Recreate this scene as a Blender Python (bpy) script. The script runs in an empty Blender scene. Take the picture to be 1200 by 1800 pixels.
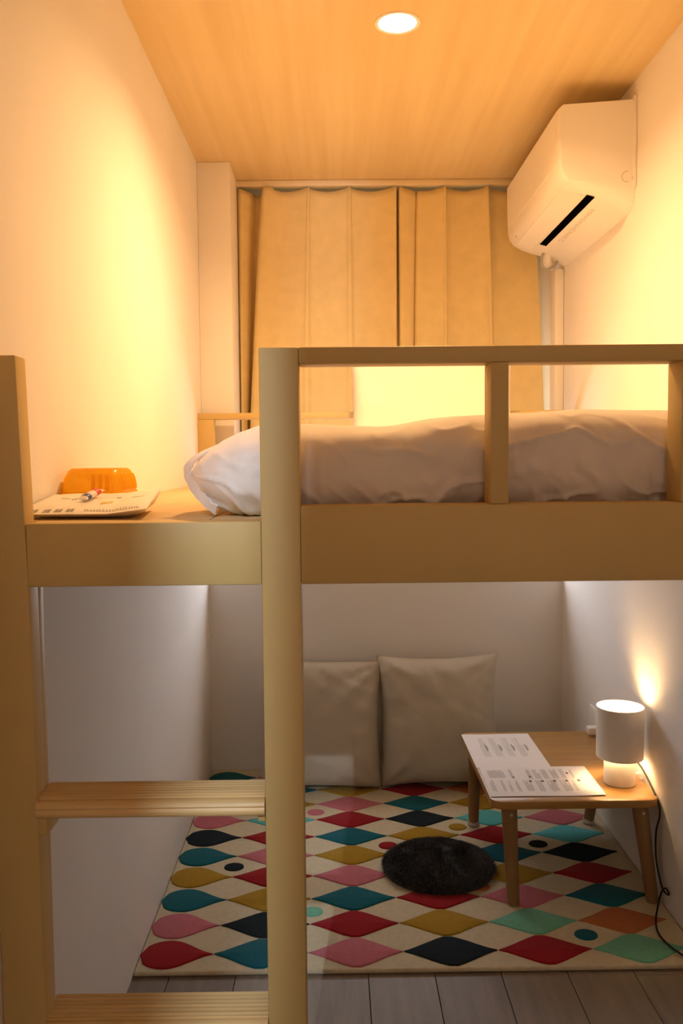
import bpy, bmesh, math, random
from math import sin, cos, pi, sqrt, radians
from mathutils import Matrix, Vector, noise
random.seed(7)
scene = bpy.context.scene
COL = scene.collection

# ------------------------------------------------------------------ camera
CAM_H = 1.1429
PITCH, YAW, ROLL, FPX = 0.0615, 0.0072, -0.0097, 1532.0
def make_camera():
    cd = bpy.data.cameras.new('camera')
    cd.sensor_fit = 'VERTICAL'; cd.sensor_height = 36.0; cd.sensor_width = 24.0
    cd.lens = FPX / 1800 * 36.0
    cd.clip_start = 0.02
    co = bpy.data.objects.new('camera', cd); COL.objects.link(co)
    f = Vector((sin(YAW)*cos(PITCH), cos(YAW)*cos(PITCH), -sin(PITCH)))
    r = Vector((cos(YAW), -sin(YAW), 0)); u = r.cross(f)
    r2 = r*cos(ROLL) + u*sin(ROLL); u2 = u*cos(ROLL) - r*sin(ROLL)
    m = Matrix((r2, u2, -f)).transposed().to_4x4(); m.translation = (0, 0, CAM_H)
    co.matrix_world = m
    scene.camera = co
make_camera()

# ------------------------------------------------------------------ world, big lights, exposure
EXPOSURE = 0.0
DOWN_W, DOWN_COL = 20.0, (1.0, 0.585, 0.25)
LAMP_W, LAMP_COL = 9.0, (1.0, 0.60, 0.26)
DAY_W, DAY_COL = 23.0, (0.92, 0.92, 0.96)
STRIPE_W, STRIPE_COL = 27.0, (0.78, 0.90, 1.0)     # unseen lamp, added to cast the pale stripe on the loft
FILL_W, FILL_COL = 6.8, (1.0, 0.69, 0.43)   # unseen front fill, added to brighten the loft and lower room
w = bpy.data.worlds.new('world'); scene.world = w; w.use_nodes = True
bg = w.node_tree.nodes['Background']; bg.inputs[0].default_value = (0.62, 0.78, 1.0, 1); bg.inputs[1].default_value = 0.6
vs = scene.view_settings
vs.view_transform = 'Standard'; vs.look = 'None'; vs.exposure = EXPOSURE; vs.gamma = 1.0; vs.use_curve_mapping = False
scene.cycles.use_denoising = True
scene.cycles.max_bounces = 12; scene.cycles.diffuse_bounces = 8
scene.cycles.caustics_reflective = False; scene.cycles.caustics_refractive = False

def light(name, kind, loc, energy, color, rot=(0, 0, 0), parent=None, **kw):
    ld = bpy.data.lights.new(name, kind); ld.energy = energy; ld.color = color
    for k, v in kw.items(): setattr(ld, k, v)
    o = bpy.data.objects.new(name, ld); COL.objects.link(o)
    o.location = loc; o.rotation_euler = rot
    if parent:
        o.parent = parent; o.location = Vector(loc) - parent.location
    return o
# daylight outside the window (facing into the room); unseen stripe and fill lights added behind the viewer
light('window_daylight', 'AREA', (0.19, 3.46, 1.14), DAY_W, DAY_COL, (radians(-90), 0, 0), shape='RECTANGLE', size=1.05, size_y=0.84)
light('stripe_helper_light', 'AREA', (-0.27, -0.75, 1.89), STRIPE_W, STRIPE_COL, (radians(64), 0, 0), shape='DISK', size=0.02)
light('front_fill_light', 'AREA', (0.25, -2.42, 1.42), FILL_W, FILL_COL, (radians(90), 0, 0), shape='DISK', size=0.6)

# room dimensions
XL, XR, CZ = -0.459, 0.821, 2.152
YB, YW, YF = 3.13, 3.34, -0.40      # low back wall, window wall, wall behind the viewer
LF = 1.145                          # front plane of the loft
DECK = 1.061                        # top of the loft deck

# ------------------------------------------------------------------ materials
MATS = {}
def mat(name, col, rough=0.6, var=0.06, scale=8.0, stretch=(1, 1, 1), bump=0.0, bscale=60.0, bstretch=(1, 1, 1), spec=0.3,
        sheen=0.0, trans=0.0, emit=None, estr=0.0, metal=0.0, detail=4.0, col2=None, sub=0.0):
    if name in MATS: return MATS[name]
    m = bpy.data.materials.new(name); m.use_nodes = True
    nt = m.node_tree; b = nt.nodes['Principled BSDF']
    b.inputs['Roughness'].default_value = rough
    b.inputs['Specular IOR Level'].default_value = spec
    b.inputs['Metallic'].default_value = metal
    if sheen: b.inputs['Sheen Weight'].default_value = sheen
    if trans: b.inputs['Transmission Weight'].default_value = trans
    tc = nt.nodes.new('ShaderNodeTexCoord')
    mp = nt.nodes.new('ShaderNodeMapping'); mp.inputs['Scale'].default_value = stretch
    nt.links.new(tc.outputs['Object'], mp.inputs['Vector'])
    nz = nt.nodes.new('ShaderNodeTexNoise'); nz.inputs['Scale'].default_value = scale; nz.inputs['Detail'].default_value = detail
    nt.links.new(mp.outputs[0], nz.inputs['Vector'])
    rp = nt.nodes.new('ShaderNodeValToRGB')
    c2 = col2 or tuple(c*(1-2*var) for c in col)
    hi = tuple(min(1, c*(1+var)) for c in col) if not col2 else col
    rp.color_ramp.elements[0].position = 0.3; rp.color_ramp.elements[1].position = 0.7
    rp.color_ramp.elements[0].color = (*c2, 1); rp.color_ramp.elements[1].color = (*hi, 1)
    nt.links.new(nz.outputs['Fac'], rp.inputs[0]); nt.links.new(rp.outputs[0], b.inputs['Base Color'])
    if bump:
        mb = nt.nodes.new('ShaderNodeMapping'); mb.inputs['Scale'].default_value = bstretch
        nt.links.new(tc.outputs['Object'], mb.inputs['Vector'])
        n2 = nt.nodes.new('ShaderNodeTexNoise'); n2.inputs['Scale'].default_value = bscale; n2.inputs['Detail'].default_value = 3
        nt.links.new(mb.outputs[0], n2.inputs['Vector'])
        bp = nt.nodes.new('ShaderNodeBump'); bp.inputs['Strength'].default_value = bump; bp.inputs['Distance'].default_value = 0.004
        nt.links.new(n2.outputs['Fac'], bp.inputs['Height']); nt.links.new(bp.outputs[0], b.inputs['Normal'])
    if sub:
        tl = nt.nodes.new('ShaderNodeBsdfTranslucent'); nt.links.new(rp.outputs[0], tl.inputs[0])
        mx = nt.nodes.new('ShaderNodeMixShader'); mx.inputs[0].default_value = sub
        nt.links.new(b.outputs[0], mx.inputs[1]); nt.links.new(tl.outputs[0], mx.inputs[2]); nt.links.new(mx.outputs[0], nt.nodes['Material Output'].inputs[0])
    if emit:
        b.inputs['Emission Color'].default_value = (*emit, 1); b.inputs['Emission Strength'].default_value = estr
    MATS[name] = m
    return m

M_WALL = mat('white_wallpaper', (0.82, 0.80, 0.785), 0.75, 0.015, 3, bump=0.12, bscale=220)
M_CEIL = mat('oak_print_ceiling', (0.73, 0.575, 0.31), 0.45, 0.1, 9, (3.2, 0.14, 1), bump=0.05, bscale=40, bstretch=(4, .3, 1), col2=(0.65, 0.49, 0.25), detail=6)
M_LOFT = mat('tan_painted_wood', (0.58, 0.425, 0.175), 0.5, 0.035, 4, (1, 1, .4), bump=0.05, bscale=120, bstretch=(1, 1, .2))
M_STEP = mat('pine_step_paint', (0.70, 0.50, 0.24), 0.38, 0.07, 10, (.5, 9, 9), bump=0.15, bscale=30, bstretch=(.4, 8, 8))
M_DECK = mat('tan_deck_board', (0.60, 0.43, 0.22), 0.45, 0.06, 6, (3, .5, 1), bump=0.05, bscale=50, bstretch=(3, .4, 1))
M_PLANKS = [mat('grey_oak_plank_%d' % i, c, 0.5, 0.08, 7, (7, .7, 1), bump=0.08, bscale=40, bstretch=(6, .5, 1), col2=tuple(v*.72 for v in c), detail=7)
            for i, c in enumerate([(.26, .205, .155), (.29, .235, .185), (.235, .185, .145), (.27, .22, .175)])]
M_GAP = mat('plank_gap', (.035, .028, .022), .9)
M_CURT = mat('gold_curtain_cloth', (0.73, 0.59, 0.30), 0.85, 0.03, 20, sheen=0.15, bump=0.08, bscale=500)
M_SHEET = mat('beige_cotton', (0.80, 0.75, 0.72), 0.85, 0.02, 6, sheen=0.2, bump=0.06, bscale=300)
M_PILLOW = mat('white_cotton', (0.84, 0.80, 0.73), 0.85, 0.015, 6, sheen=0.1, bump=0.05, bscale=300)
M_CUSH = mat('stone_linen', (0.52, 0.47, 0.38), 0.7, 0.02, 4, sheen=0.3, bump=0.04, bscale=400)
M_ACW = mat('white_plastic', (0.82, 0.79, 0.74), 0.42, 0.01, 3)
M_BLACK = mat('black_plastic', (0.002, 0.002, 0.002), 1.0, 0.0, spec=0.0)
M_CORD = mat('black_cable', (0.012, 0.012, 0.012), 0.5, 0.0)
M_GREY = mat('grey_print', (0.30, 0.28, 0.27), 0.8, 0.0)
M_PRINT = mat('pale_print', (0.52, 0.50, 0.49), 0.8, 0.0)
M_DPRINT = mat('dark_print', (0.16, 0.14, 0.14), 0.8, 0.0)
M_ACTXT = mat('faint_lettering', (0.52, 0.45, 0.38), 0.6, 0.0)
M_HOSE = mat('grey_hose', (0.42, 0.38, 0.34), 0.6, 0.05)
M_TABLE = mat('bamboo_table', (0.47, 0.26, 0.075), 0.33, 0.08, 9, (.5, 5, 1), bump=0.03, bscale=40, spec=.45, col2=(.37, .195, .05))
M_LEG = mat('beech_leg', (0.27, 0.155, 0.06), 0.45, 0.06, 9, (5, 5, .5))
M_CAP = mat('clear_foot_cap', (0.55, 0.52, 0.48), 0.3, 0.0)
M_PAPER = mat('white_paper', (0.84, 0.80, 0.80), 0.8, 0.01, 5)
M_LAMPW = mat('lamp_white_enamel', (0.82, 0.79, 0.74), 0.45, 0.01, 4)
M_BULB = mat('glowing_bulb', (1, .9, .7), 0.5, 0.0, emit=(1.0, 0.80, 0.50), estr=22)
M_DISC = mat('downlight_diffuser', (1, .95, .85), 0.5, 0.0, emit=(1.0, 0.82, 0.52), estr=16)
M_ORANGE = mat('orange_plastic', (0.99, 0.74, 0.08), 0.22, 0.03, 12, spec=.5, sub=.72)
M_CREAM = mat('cream_card', (0.80, 0.66, 0.44), 0.6, 0.03)
M_MAILER = mat('white_mailer_film', (0.88, 0.84, 0.77), 0.35, 0.03, 14, bump=0.25, bscale=25)
M_RAIL = mat('cream_rail', (0.72, 0.60, 0.40), 0.4, 0.02)
M_FRAME = mat('white_window_frame', (0.70, 0.70, 0.70), 0.4, 0.02)
M_STEEL = mat('steel', (0.5, 0.5, 0.5), 0.35, 0.02, metal=.9)
M_RED = mat('red_wrapper', (0.65, 0.06, 0.04), 0.35, 0.0)
M_BLUE = mat('blue_wrapper', (0.04, 0.07, 0.30), 0.35, 0.0)
M_YEL = mat('yellow_print', (0.80, 0.62, 0.10), 0.6, 0.0)
RUGC = dict(red=(.33, .008, .014), pink=(.56, .17, .215), teal=(.004, .125, .17), mustard=(.42, .25, .018), charcoal=(.022, .032, .038),
            aqua=(.12, .54, .55), mint=(.19, .54, .38), orange=(.50, .17, .055), cream=(.70, .62, .44))
M_RUG = {k: mat('rug_pile_' + k, v, 0.95, 0.04, 70, sheen=(.0 if k == 'charcoal' else .1), bump=0.6, bscale=450, spec=.05) for k, v in RUGC.items()}
M_FUR = mat('charcoal_fur', (0.030, 0.029, 0.031), 0.8, 0.3, 14, sheen=.25, spec=.1)
M_FUR2 = mat('charcoal_fur_tips', (0.050, 0.048, 0.052), 0.6, 0.45, 10, sheen=.3, spec=.2)
def glass_pane():
    m = bpy.data.materials.new('window_glass'); m.use_nodes = True; nt = m.node_tree
    out = nt.nodes['Material Output']; nt.nodes.remove(nt.nodes['Principled BSDF'])
    t = nt.nodes.new('ShaderNodeBsdfTransparent'); g = nt.nodes.new('ShaderNodeBsdfGlossy'); g.inputs['Roughness'].default_value = .02
    mx = nt.nodes.new('ShaderNodeMixShader'); mx.inputs[0].default_value = .06
    nt.links.new(t.outputs[0], mx.inputs[1]); nt.links.new(g.outputs[0], mx.inputs[2]); nt.links.new(mx.outputs[0], out.inputs[0])
    return m
M_GLASS = glass_pane()

# ------------------------------------------------------------------ builders
def empty(name, loc, label=None, cat=None, group=None):
    o = bpy.data.objects.new(name, None); COL.objects.link(o); o.location = loc; o.empty_display_size = .05
    tag(o, label, cat, group); return o
def tag(o, label=None, cat=None, group=None, kind=None):
    if label: o['label'] = label
    if cat: o['category'] = cat
    if group: o['group'] = group
    if kind: o['kind'] = kind
    return o
def root_loc(p):
    while p.parent: p = p.parent
    return Vector(p.location)
def finish(name, me, m, parent=None, origin=None, smooth=False, auto=None):
    """link a mesh given in world coordinates; vertices are re-based on the thing's own origin"""
    base = root_loc(parent) if parent else (Vector(origin) if origin else Vector((0, 0, 0)))
    me.transform(Matrix.Translation(-base))
    if isinstance(m, (list, tuple)):
        for k in m: me.materials.append(k)
    else: me.materials.append(m)
    if smooth:
        me.polygons.foreach_set('use_smooth', [True]*len(me.polygons))
        if auto: me.set_sharp_from_angle(angle=radians(auto))
    o = bpy.data.objects.new(name, me); COL.objects.link(o)
    if parent: o.parent = parent
    else: o.location = base
    return o
def pyobj(name, v, f, m, parent=None, origin=None, smooth=False, auto=None, mi=None):
    me = bpy.data.meshes.new(name); me.from_pydata([tuple(p) for p in v], [], f); me.update()
    if mi: me.polygons.foreach_set('material_index', mi)
    bm = bmesh.new(); bm.from_mesh(me); bmesh.ops.recalc_face_normals(bm, faces=bm.faces); bm.to_mesh(me); bm.free()
    return finish(name, me, m, parent, origin, smooth, auto)
def boxes_mesh(name, bxs, bevel=0.0, seg=2):
    bm = bmesh.new()
    for (x0, x1, y0, y1, z0, z1) in bxs:
        t = bmesh.new(); bmesh.ops.create_cube(t, size=1)
        for q in t.verts: q.co = Vector(((x0+x1)/2+q.co.x*(x1-x0), (y0+y1)/2+q.co.y*(y1-y0), (z0+z1)/2+q.co.z*(z1-z0)))
        if bevel: bmesh.ops.bevel(t, geom=t.edges[:], offset=min(bevel, .45*min(x1-x0, y1-y0, z1-z0)), segments=seg, affect='EDGES', profile=.5)
        tm = bpy.data.meshes.new('t'); t.to_mesh(tm); t.free(); bm.from_mesh(tm); bpy.data.meshes.remove(tm)
    me = bpy.data.meshes.new(name); bm.to_mesh(me); bm.free(); return me
def box(name, b, m, parent=None, bevel=0.0, origin=None, seg=2):
    return finish(name, boxes_mesh(name, [b], bevel, seg), m, parent, origin, bevel > 0, 40)
def boxes(name, bs, m, parent=None, bevel=0.0, origin=None):
    return finish(name, boxes_mesh(name, bs, bevel), m, parent, origin, bevel > 0, 40)
def lathe(name, prof, c, m, parent=None, origin=None, seg=48, closed=False, auto=35):
    v, f = [], []
    n = len(prof)
    for i in range(seg):
        a = 2*pi*i/seg
        for r, z in prof: v.append((c[0]+r*cos(a), c[1]+r*sin(a), c[2]+z))
    for i in range(seg):
        j = (i+1) % seg
        for k in range(n if closed else n-1):
            k2 = (k+1) % n
            f.append((i*n+k, j*n+k, j*n+k2, i*n+k2))
    return pyobj(name, v, f, m, parent, origin, True, auto)
def catmull(pts, sub=8):
    P = [Vector(p) for p in pts]; P = [P[0]*2-P[1]] + P + [P[-1]*2-P[-2]]
    out = []
    for i in range(1, len(P)-2):
        for s in range(sub):
            t = s/sub
            out.append(.5*((2*P[i])+(-P[i-1]+P[i+1])*t+(2*P[i-1]-5*P[i]+4*P[i+1]-P[i+2])*t*t+(-P[i-1]+3*P[i]-3*P[i+1]+P[i+2])*t**3))
    out.append(P[-2]); return out
def tube(name, pts, r, m, parent=None, origin=None, sub=8, seg=10, rz=None):
    P = catmull(pts, sub); v, f = [], []
    up = Vector((0.13, 0.21, 1)).normalized(); prev = None
    for i, p in enumerate(P):
        t = (P[min(i+1, len(P)-1)]-P[max(i-1, 0)]).normalized()
        a = (prev if prev is not None else up.cross(t) if abs(up.dot(t)) < .95 else Vector((1, 0, 0)).cross(t))
        a = (a - t*a.dot(t)).normalized(); b = t.cross(a); prev = a
        for k in range(seg):
            q = 2*pi*k/seg; v.append(p + a*cos(q)*r + b*sin(q)*r)
    for i in range(len(P)-1):
        for k in range(seg):
            k2 = (k+1) % seg; f.append((i*seg+k, i*seg+k2, (i+1)*seg+k2, (i+1)*seg+k))
    f.append(tuple(range(seg))); f.append(tuple((len(P)-1)*seg+k for k in range(seg)))
    return pyobj(name, v, f, m, parent, origin, True, 60)
def prism(name, poly, y0, y1, m, parent=None, origin=None, bevel=0.0, axis='y'):
    """extrude an outline; axis 'y': outline is (x, z), axis 'z': outline is (x, y)"""
    bm = bmesh.new()
    def P(p, h): return (p[0], h, p[1]) if axis == 'y' else (p[0], p[1], h)
    a = [bm.verts.new(P(p, y0)) for p in poly]; b = [bm.verts.new(P(p, y1)) for p in poly]
    bm.faces.new(a); bm.faces.new(b[::-1])
    n = len(poly)
    for i in range(n): bm.faces.new((a[i], b[i], b[(i+1) % n], a[(i+1) % n]))
    bmesh.ops.recalc_face_normals(bm, faces=bm.faces)
    if bevel:
        bmesh.ops.bevel(bm, geom=[e for e in bm.edges if len(e.link_faces) == 2 and e.calc_face_angle() > .6], offset=bevel, segments=2, affect='EDGES', profile=.5)
    me = bpy.data.meshes.new(name); bm.to_mesh(me); bm.free()
    return finish(name, me, m, parent, origin, bevel > 0, 40)
def fbm(x, y, z=0.0): return noise.fractal(Vector((x, y, z)), 1.0, 2.0, 3)

# ================================================================== SETTING
def struct(o): o['kind'] = 'structure'; return o
struct(box('wall_left', (XL-.10, XL, YF-.1, YW+.1, 0, CZ+.1), M_WALL))
struct(box('wall_right', (XR, XR+.10, YF-.1, YW+.1, 0, CZ+.1), M_WALL))
struct(box('wall_back', (XL, XR, YB, YW+.1, 0, 0.72), M_WALL))
# upper wall with the window in it
struct(boxes('wall_window', [(XL, -0.33, YW, YW+.1, .72, CZ), (0.70, XR, YW, YW+.1, .72, CZ), (-0.33, 0.70, YW, YW+.1, 1.56, CZ)], M_WALL))
struct(box('wall_column', (XL, -0.346, 3.03, YW, 1.10, CZ), M_WALL, bevel=.003))
wn = struct(boxes('window_1', [(-.33, -.29, 3.35, 3.40, .72, 1.56), (.66, .70, 3.35, 3.40, .72, 1.56), (-.29, .66, 3.35, 3.40, 1.52, 1.56),
                              (-.29, .66, 3.35, 3.40, .72, .76), (.17, .21, 3.355, 3.395, .76, 1.52)], M_FRAME))
for x0, x1 in ((-.29, .17), (.21, .66)):
    box('pane', (x0, x1, 3.372, 3.377, .76, 1.52), M_GLASS, wn)
# ceiling, with the round hole of the downlight
DLX, DLY, DLR = 0.156, 2.091, 0.047
def ceiling():
    N = 48; v = []; f = []
    ring = [(DLX+DLR*cos(2*pi*i/N), DLY+DLR*sin(2*pi*i/N)) for i in range(N)]
    x0, x1, y0, y1 = XL-.05, XR+.05, YF-.05, YW+.05
    outer = []
    for i in range(N):
        c, s = cos(2*pi*i/N), sin(2*pi*i/N)
        t = min([((x1-DLX)/c) if c > 1e-9 else 1e9, ((x0-DLX)/c) if c < -1e-9 else 1e9, ((y1-DLY)/s) if s > 1e-9 else 1e9, ((y0-DLY)/s) if s < -1e-9 else 1e9])
        outer.append((DLX+t*c, DLY+t*s))
    v += [(p[0], p[1], CZ) for p in ring] + [(p[0], p[1], CZ) for p in outer]
    for i in range(N):
        j = (i+1) % N; f.append((i, j, N+j, N+i))
    # fill the four corners
    cs = [(x1, y1), (x0, y1), (x0, y0), (x1, y0)]
    for cx, cy in cs:
        v.append((cx, cy, CZ)); k = len(v)-1
        for i in range(N):
            j = (i+1) % N; a, b = outer[i], outer[j]
            on_x = lambda p: abs(p[0]-cx) < 1e-6
            on_y = lambda p: abs(p[1]-cy) < 1e-6
            if (on_x(a) and on_y(b)) or (on_y(a) and on_x(b)): f.append((N+i, N+j, k))
    return struct(pyobj('ceiling', v, f, M_CEIL))
ceiling()
# floor: base and separate planks that run away from the viewer
fl = struct(box('floor', (XL-.05, XR+.05, YF-.05, YB, -.05, -.006), M_GAP))
PW = 0.147; x = -0.378 - PW; k = 0; plank_me = {}
while x < XR:
    xa, xb = max(x, XL-.02)+.0008, min(x+PW, XR+.02)-.0008
    off = [.62, 1.02, .80, .55, .95][k % 5]; y = off - 1.3; j = 0
    while y < YB:
        ya, yb = max(y, YF)+.0006, min(y+1.3, YB)-.0006
        if yb-ya > .02:
            m = M_PLANKS[(k*3+j*2+(k*k) % 3) % 4]
            key = (round(xb-xa, 4), round(yb-ya, 4), m.name)
            if key not in plank_me:
                me = boxes_mesh('plank', [(0, xb-xa, 0, yb-ya, -.006, 0)], .0007, 1); me.materials.append(m); plank_me[key] = me
            o = bpy.data.objects.new('plank', plank_me[key]); COL.objects.link(o); o.parent = fl; o.location = (xa, ya, 0)
        y += 1.3; j += 1
    x += PW; k += 1
# the wall behind the viewer; door leaf and slit added to shape the light stripe
struct(boxes('wall_front', [(XL-.5, -.263, YF-.08, YF, 0, 2.4), (.545, XR+.3, YF-.08, YF, 0, 2.4), (-.263, .545, YF-.08, YF, 1.95, 2.4)], M_WALL))
d = struct(box('slit_door_1', (-.2375, -.1975, -1.16, YF-.02, 0.004, 1.94), M_WALL, bevel=.003))  # unseen leaf, added to confine the stripe lamp to a slit
box('handle', (-.1975, -.1505, -1.10, -.99, .98, 1.0), M_STEEL, d, .004)
struct(boxes('wall_corridor', [(XL-.5, XR+.3, -2.56, -2.46, 0, 2.4), (XL-.6, XL-.5, -2.56, YF, 0, 2.4), (XR+.3, XR+.4, -2.56, YF, 0, 2.4)], M_WALL))  # unseen corridor shell, added to bounce the fill and shut out the sky
struct(box('ceiling_corridor', (XL-.6, XR+.4, -2.56, YF, 2.4, 2.45), M_WALL))
struct(box('floor_corridor', (XL-.6, XR+.4, -2.56, YF-.05, -.05, -.001), M_PLANKS[0]))

# ================================================================== LOFT
loft = empty('loft_bed', (0.18, 2.0, 0), 'tan painted wooden loft bed with guard rail and ladder steps, filling the room', 'loft bed')
BT = .050                                         # timber depth
BOT = .977
def post(name, poly_xz, y0, y1): return prism(name, poly_xz, y0, y1, M_LOFT, loft, bevel=.0022)
post('post', [(XL, 0), (-.397, 0), (-.4055, BOT), (-.408, DECK), (-.4135, 1.281), (XL, 1.281)], LF, LF+.038)
box('lower_post', (XL, -.405, LF+.038, LF+.056, 0, BOT), M_LOFT, loft, .002)
box('post', (-.098, -.046, LF, LF+BT, 0, 1.288), M_LOFT, loft, .0022)
box('post', (XR-.055, XR, LF, LF+BT, 0, 1.288), M_LOFT, loft, .0022)
box('baluster', (.205, .2285, LF, LF+BT, 1.081, 1.2665), M_LOFT, loft, .0015)
box('baluster', (.4555, .479, LF, LF+BT, 1.081, 1.2665), M_LOFT, loft, .0015)
box('top_rail', (-.046, XR-.055, LF, LF+BT, 1.2665, 1.288), M_LOFT, loft, .0022)
box('beam', (-.407, -.098, LF+.0006, LF+.046, BOT, DECK), M_LOFT, loft, .0022)
box('beam', (-.046, XR-.055, LF+.0006, LF+BT-.002, BOT, 1.081), M_LOFT, loft, .0022)
DECK_END = 2.985
for x0, x1 in ((XL, -.1745), (-.1735, .11), (.111, .40), (.401, XR)):
    box('deck_board', (x0+.0006, x1-.0006, LF+BT+.001 if x0 > -.3 else LF+.058, DECK_END, DECK-.030, DECK-.0006), M_DECK, loft, .0012)
box('deck_board', (-.407, -.1745, LF+.0465, LF+.058, DECK-.030, DECK-.0006), M_DECK, loft, .0008)
box('deck_board', (-.1735, -.0985, LF+.0465, LF+BT+.001, DECK-.030, DECK-.0006), M_DECK, loft, .0004)
for yy in (1.75, 2.35, 2.93):
    box('joist', (XL, XR, yy, yy+.045, BOT, DECK-.0305), M_LOFT, loft, .002)
# guard at the window end
box('back_post', (XL, -.405, 2.945, 2.99, DECK, 1.277), M_LOFT, loft, .002)
box('back_post', (XR-.05, XR, 2.945, 2.99, DECK, 1.277), M_LOFT, loft, .002)
box('back_rail', (XL, XR, 2.945, 2.99, 1.277, 1.2985), M_LOFT, loft, .002)
# ladder steps with fluted treads
def step(name, zt, x0, x1, y0, y1):
    prof = []                                    # (y, z) outline, tread ridges then a nosed front edge
    n = 40
    for i in range(n+1):
        t = i/n; y = y1 + (y0+.014-y1)*t
        prof.append((y, zt - .0006 + .0011*sin(t*2*pi*6.0) - .004*max(0, t-.75)))
    prof += [(y0+.0135, zt-.0045), (y0+.011, zt-.0042), (y0+.006, zt-.0052), (y0+.0025, zt-.008), (y0+.001, zt-.0125), (y0+.0025, zt-.0145), (y0+.0005, zt-.017),
             (y0, zt-.021), (y0+.002, zt-.0255), (y0+.006, zt-.027)]
    prof += [(y1, zt-.027)]
    v = [(x0, p[0], p[1]) for p in prof] + [(x1, p[0], p[1]) for p in prof]; m = len(prof)
    f = [tuple(range(m)), tuple(range(2*m-1, m-1, -1))] + [(i, (i+1) % m, m+(i+1) % m, m+i) for i in range(m)]
    return pyobj(name, v, f, M_STEP, loft, smooth=True, auto=50)
for zt in (.6925, .3835):
    step('step', zt, -.4038, -.0985, 1.137, 1.2035)
    box('step_cleat', (-.4045, -.391, 1.147, 1.196, zt-.052, zt-.0275), M_LOFT, loft, .0015)
    box('step_cleat', (-.1085, -.0982, 1.147, 1.196, zt-.037, zt-.0275), M_LOFT, loft, .0015)

# ================================================================== CURTAINS
def curtain(name, top, bot, zt, zb, sag, label, group, hooks):
    """top / bot: matching control points (x, y) of the cloth at its head and hem"""
    SUB = 10
    T = catmull([(p[0], p[1], 0) for p in top], SUB); B = catmull([(p[0], p[1], 0) for p in bot], SUB)
    n = len(T); R = 40; v, f = [], []
    for j in range(R+1):
        h = j/R; e = h**.8
        for i in range(n):
            p = T[i]*(1-e) + B[i]*e
            # the head of the cloth sags between the hooks
            z = zt
            if True:
                hx = sorted(hooks, key=lambda q: abs(q-T[i].x))[:2]
                lo, hi = min(hx), max(hx)
                if lo <= T[i].x <= hi and hi > lo:
                    u = (T[i].x-lo)/(hi-lo); z -= sag*sin(pi*u)**.8
            z = z*(1-h) + zb*h
            v.append((p.x, p.y + .0025*fbm(p.x*14, z*2.2, 3), z))
    for j in range(R):
        for i in range(n-1): f.append((j*n+i, j*n+i+1, (j+1)*n+i+1, (j+1)*n+i))
    me = bpy.data.meshes.new(name); me.from_pydata(v, [], f); me.update()
    root = empty(name, ((top[0][0]+top[-1][0])/2, 3.24, zb), label, 'curtain', group)
    o = finish('cloth', me, M_CURT, root, smooth=True)
    md = o.modifiers.new('thickness', 'SOLIDIFY'); md.thickness = .0022
    for hx in hooks:
        tube('curtain_hook', [(hx, 3.252, zt-.012), (hx, 3.258, zt-.002), (hx, 3.252, zt+.006), (hx, 3.246, zt+.004)], .0016, M_STEEL, root, sub=4, seg=6)
    return root
g = 'gold curtains at the window'
curtain('curtain', [(-.346, 3.262), (-.343, 3.244), (-.332, 3.228), (-.318, 3.236), (-.300, 3.250), (-.280, 3.290), (-.254, 3.292), (-.243, 3.222), (-.17, 3.246), (-.098, 3.235),
                    (-.084, 3.226), (-.074, 3.240), (-.01, 3.247), (.050, 3.236), (.064, 3.226), (.074, 3.240), (.14, 3.248), (.20, 3.236), (.229, 3.228), (.233, 3.258), (.226, 3.288)],
                   [(-.344, 3.262), (-.343, 3.240), (-.339, 3.214), (-.334, 3.226), (-.329, 3.246), (-.324, 3.292), (-.314, 3.294), (-.311, 3.206), (-.22, 3.236), (-.135, 3.224),
                    (-.105, 3.212), (-.080, 3.230), (-.02, 3.244), (.035, 3.226), (.062, 3.214), (.090, 3.232), (.15, 3.246), (.20, 3.230), (.226, 3.218), (.230, 3.255), (.224, 3.288)],
        2.126, 1.072, .013, 'wide gold curtain panel hanging left of the dark centre gap', g, [-.338, -.250, -.090, .060, .226])
curtain('curtain', [(.200, 3.296), (.232, 3.298), (.2445, 3.270), (.2475, 3.236), (.275, 3.240), (.300, 3.252), (.310, 3.262), (.318, 3.246), (.36, 3.246), (.400, 3.232), (.411, 3.222), (.418, 3.246), (.48, 3.250),
                    (.545, 3.236), (.565, 3.222), (.573, 3.252), (.63, 3.258), (.69, 3.250), (.735, 3.238)],
                   [(.198, 3.296), (.230, 3.298), (.2425, 3.268), (.2455, 3.226), (.265, 3.228), (.284, 3.244), (.293, 3.262), (.302, 3.236), (.35, 3.232), (.400, 3.222), (.414, 3.212), (.424, 3.244), (.49, 3.244),
                    (.565, 3.226), (.588, 3.208), (.598, 3.246), (.66, 3.250), (.73, 3.236), (.783, 3.226)],
        2.126, 1.072, .013, 'narrower gold curtain panel hanging between the centre gap and the air conditioner', g, [.250, .410, .567, .725])
rail = empty('curtain_rail', (.19, 3.24, 2.128), 'long cream curtain rail fixed under the ceiling', 'curtain rail')
box('track', (-.345, .80, 3.228, 3.256, 2.130, CZ-.0005), M_RAIL, rail, .003)
for xx in (-.3455, .8005):
    box('end_cap', (xx-.002, xx+.006, 3.226, 3.258, 2.129, CZ-.0008), M_RAIL, rail, .002)

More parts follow.
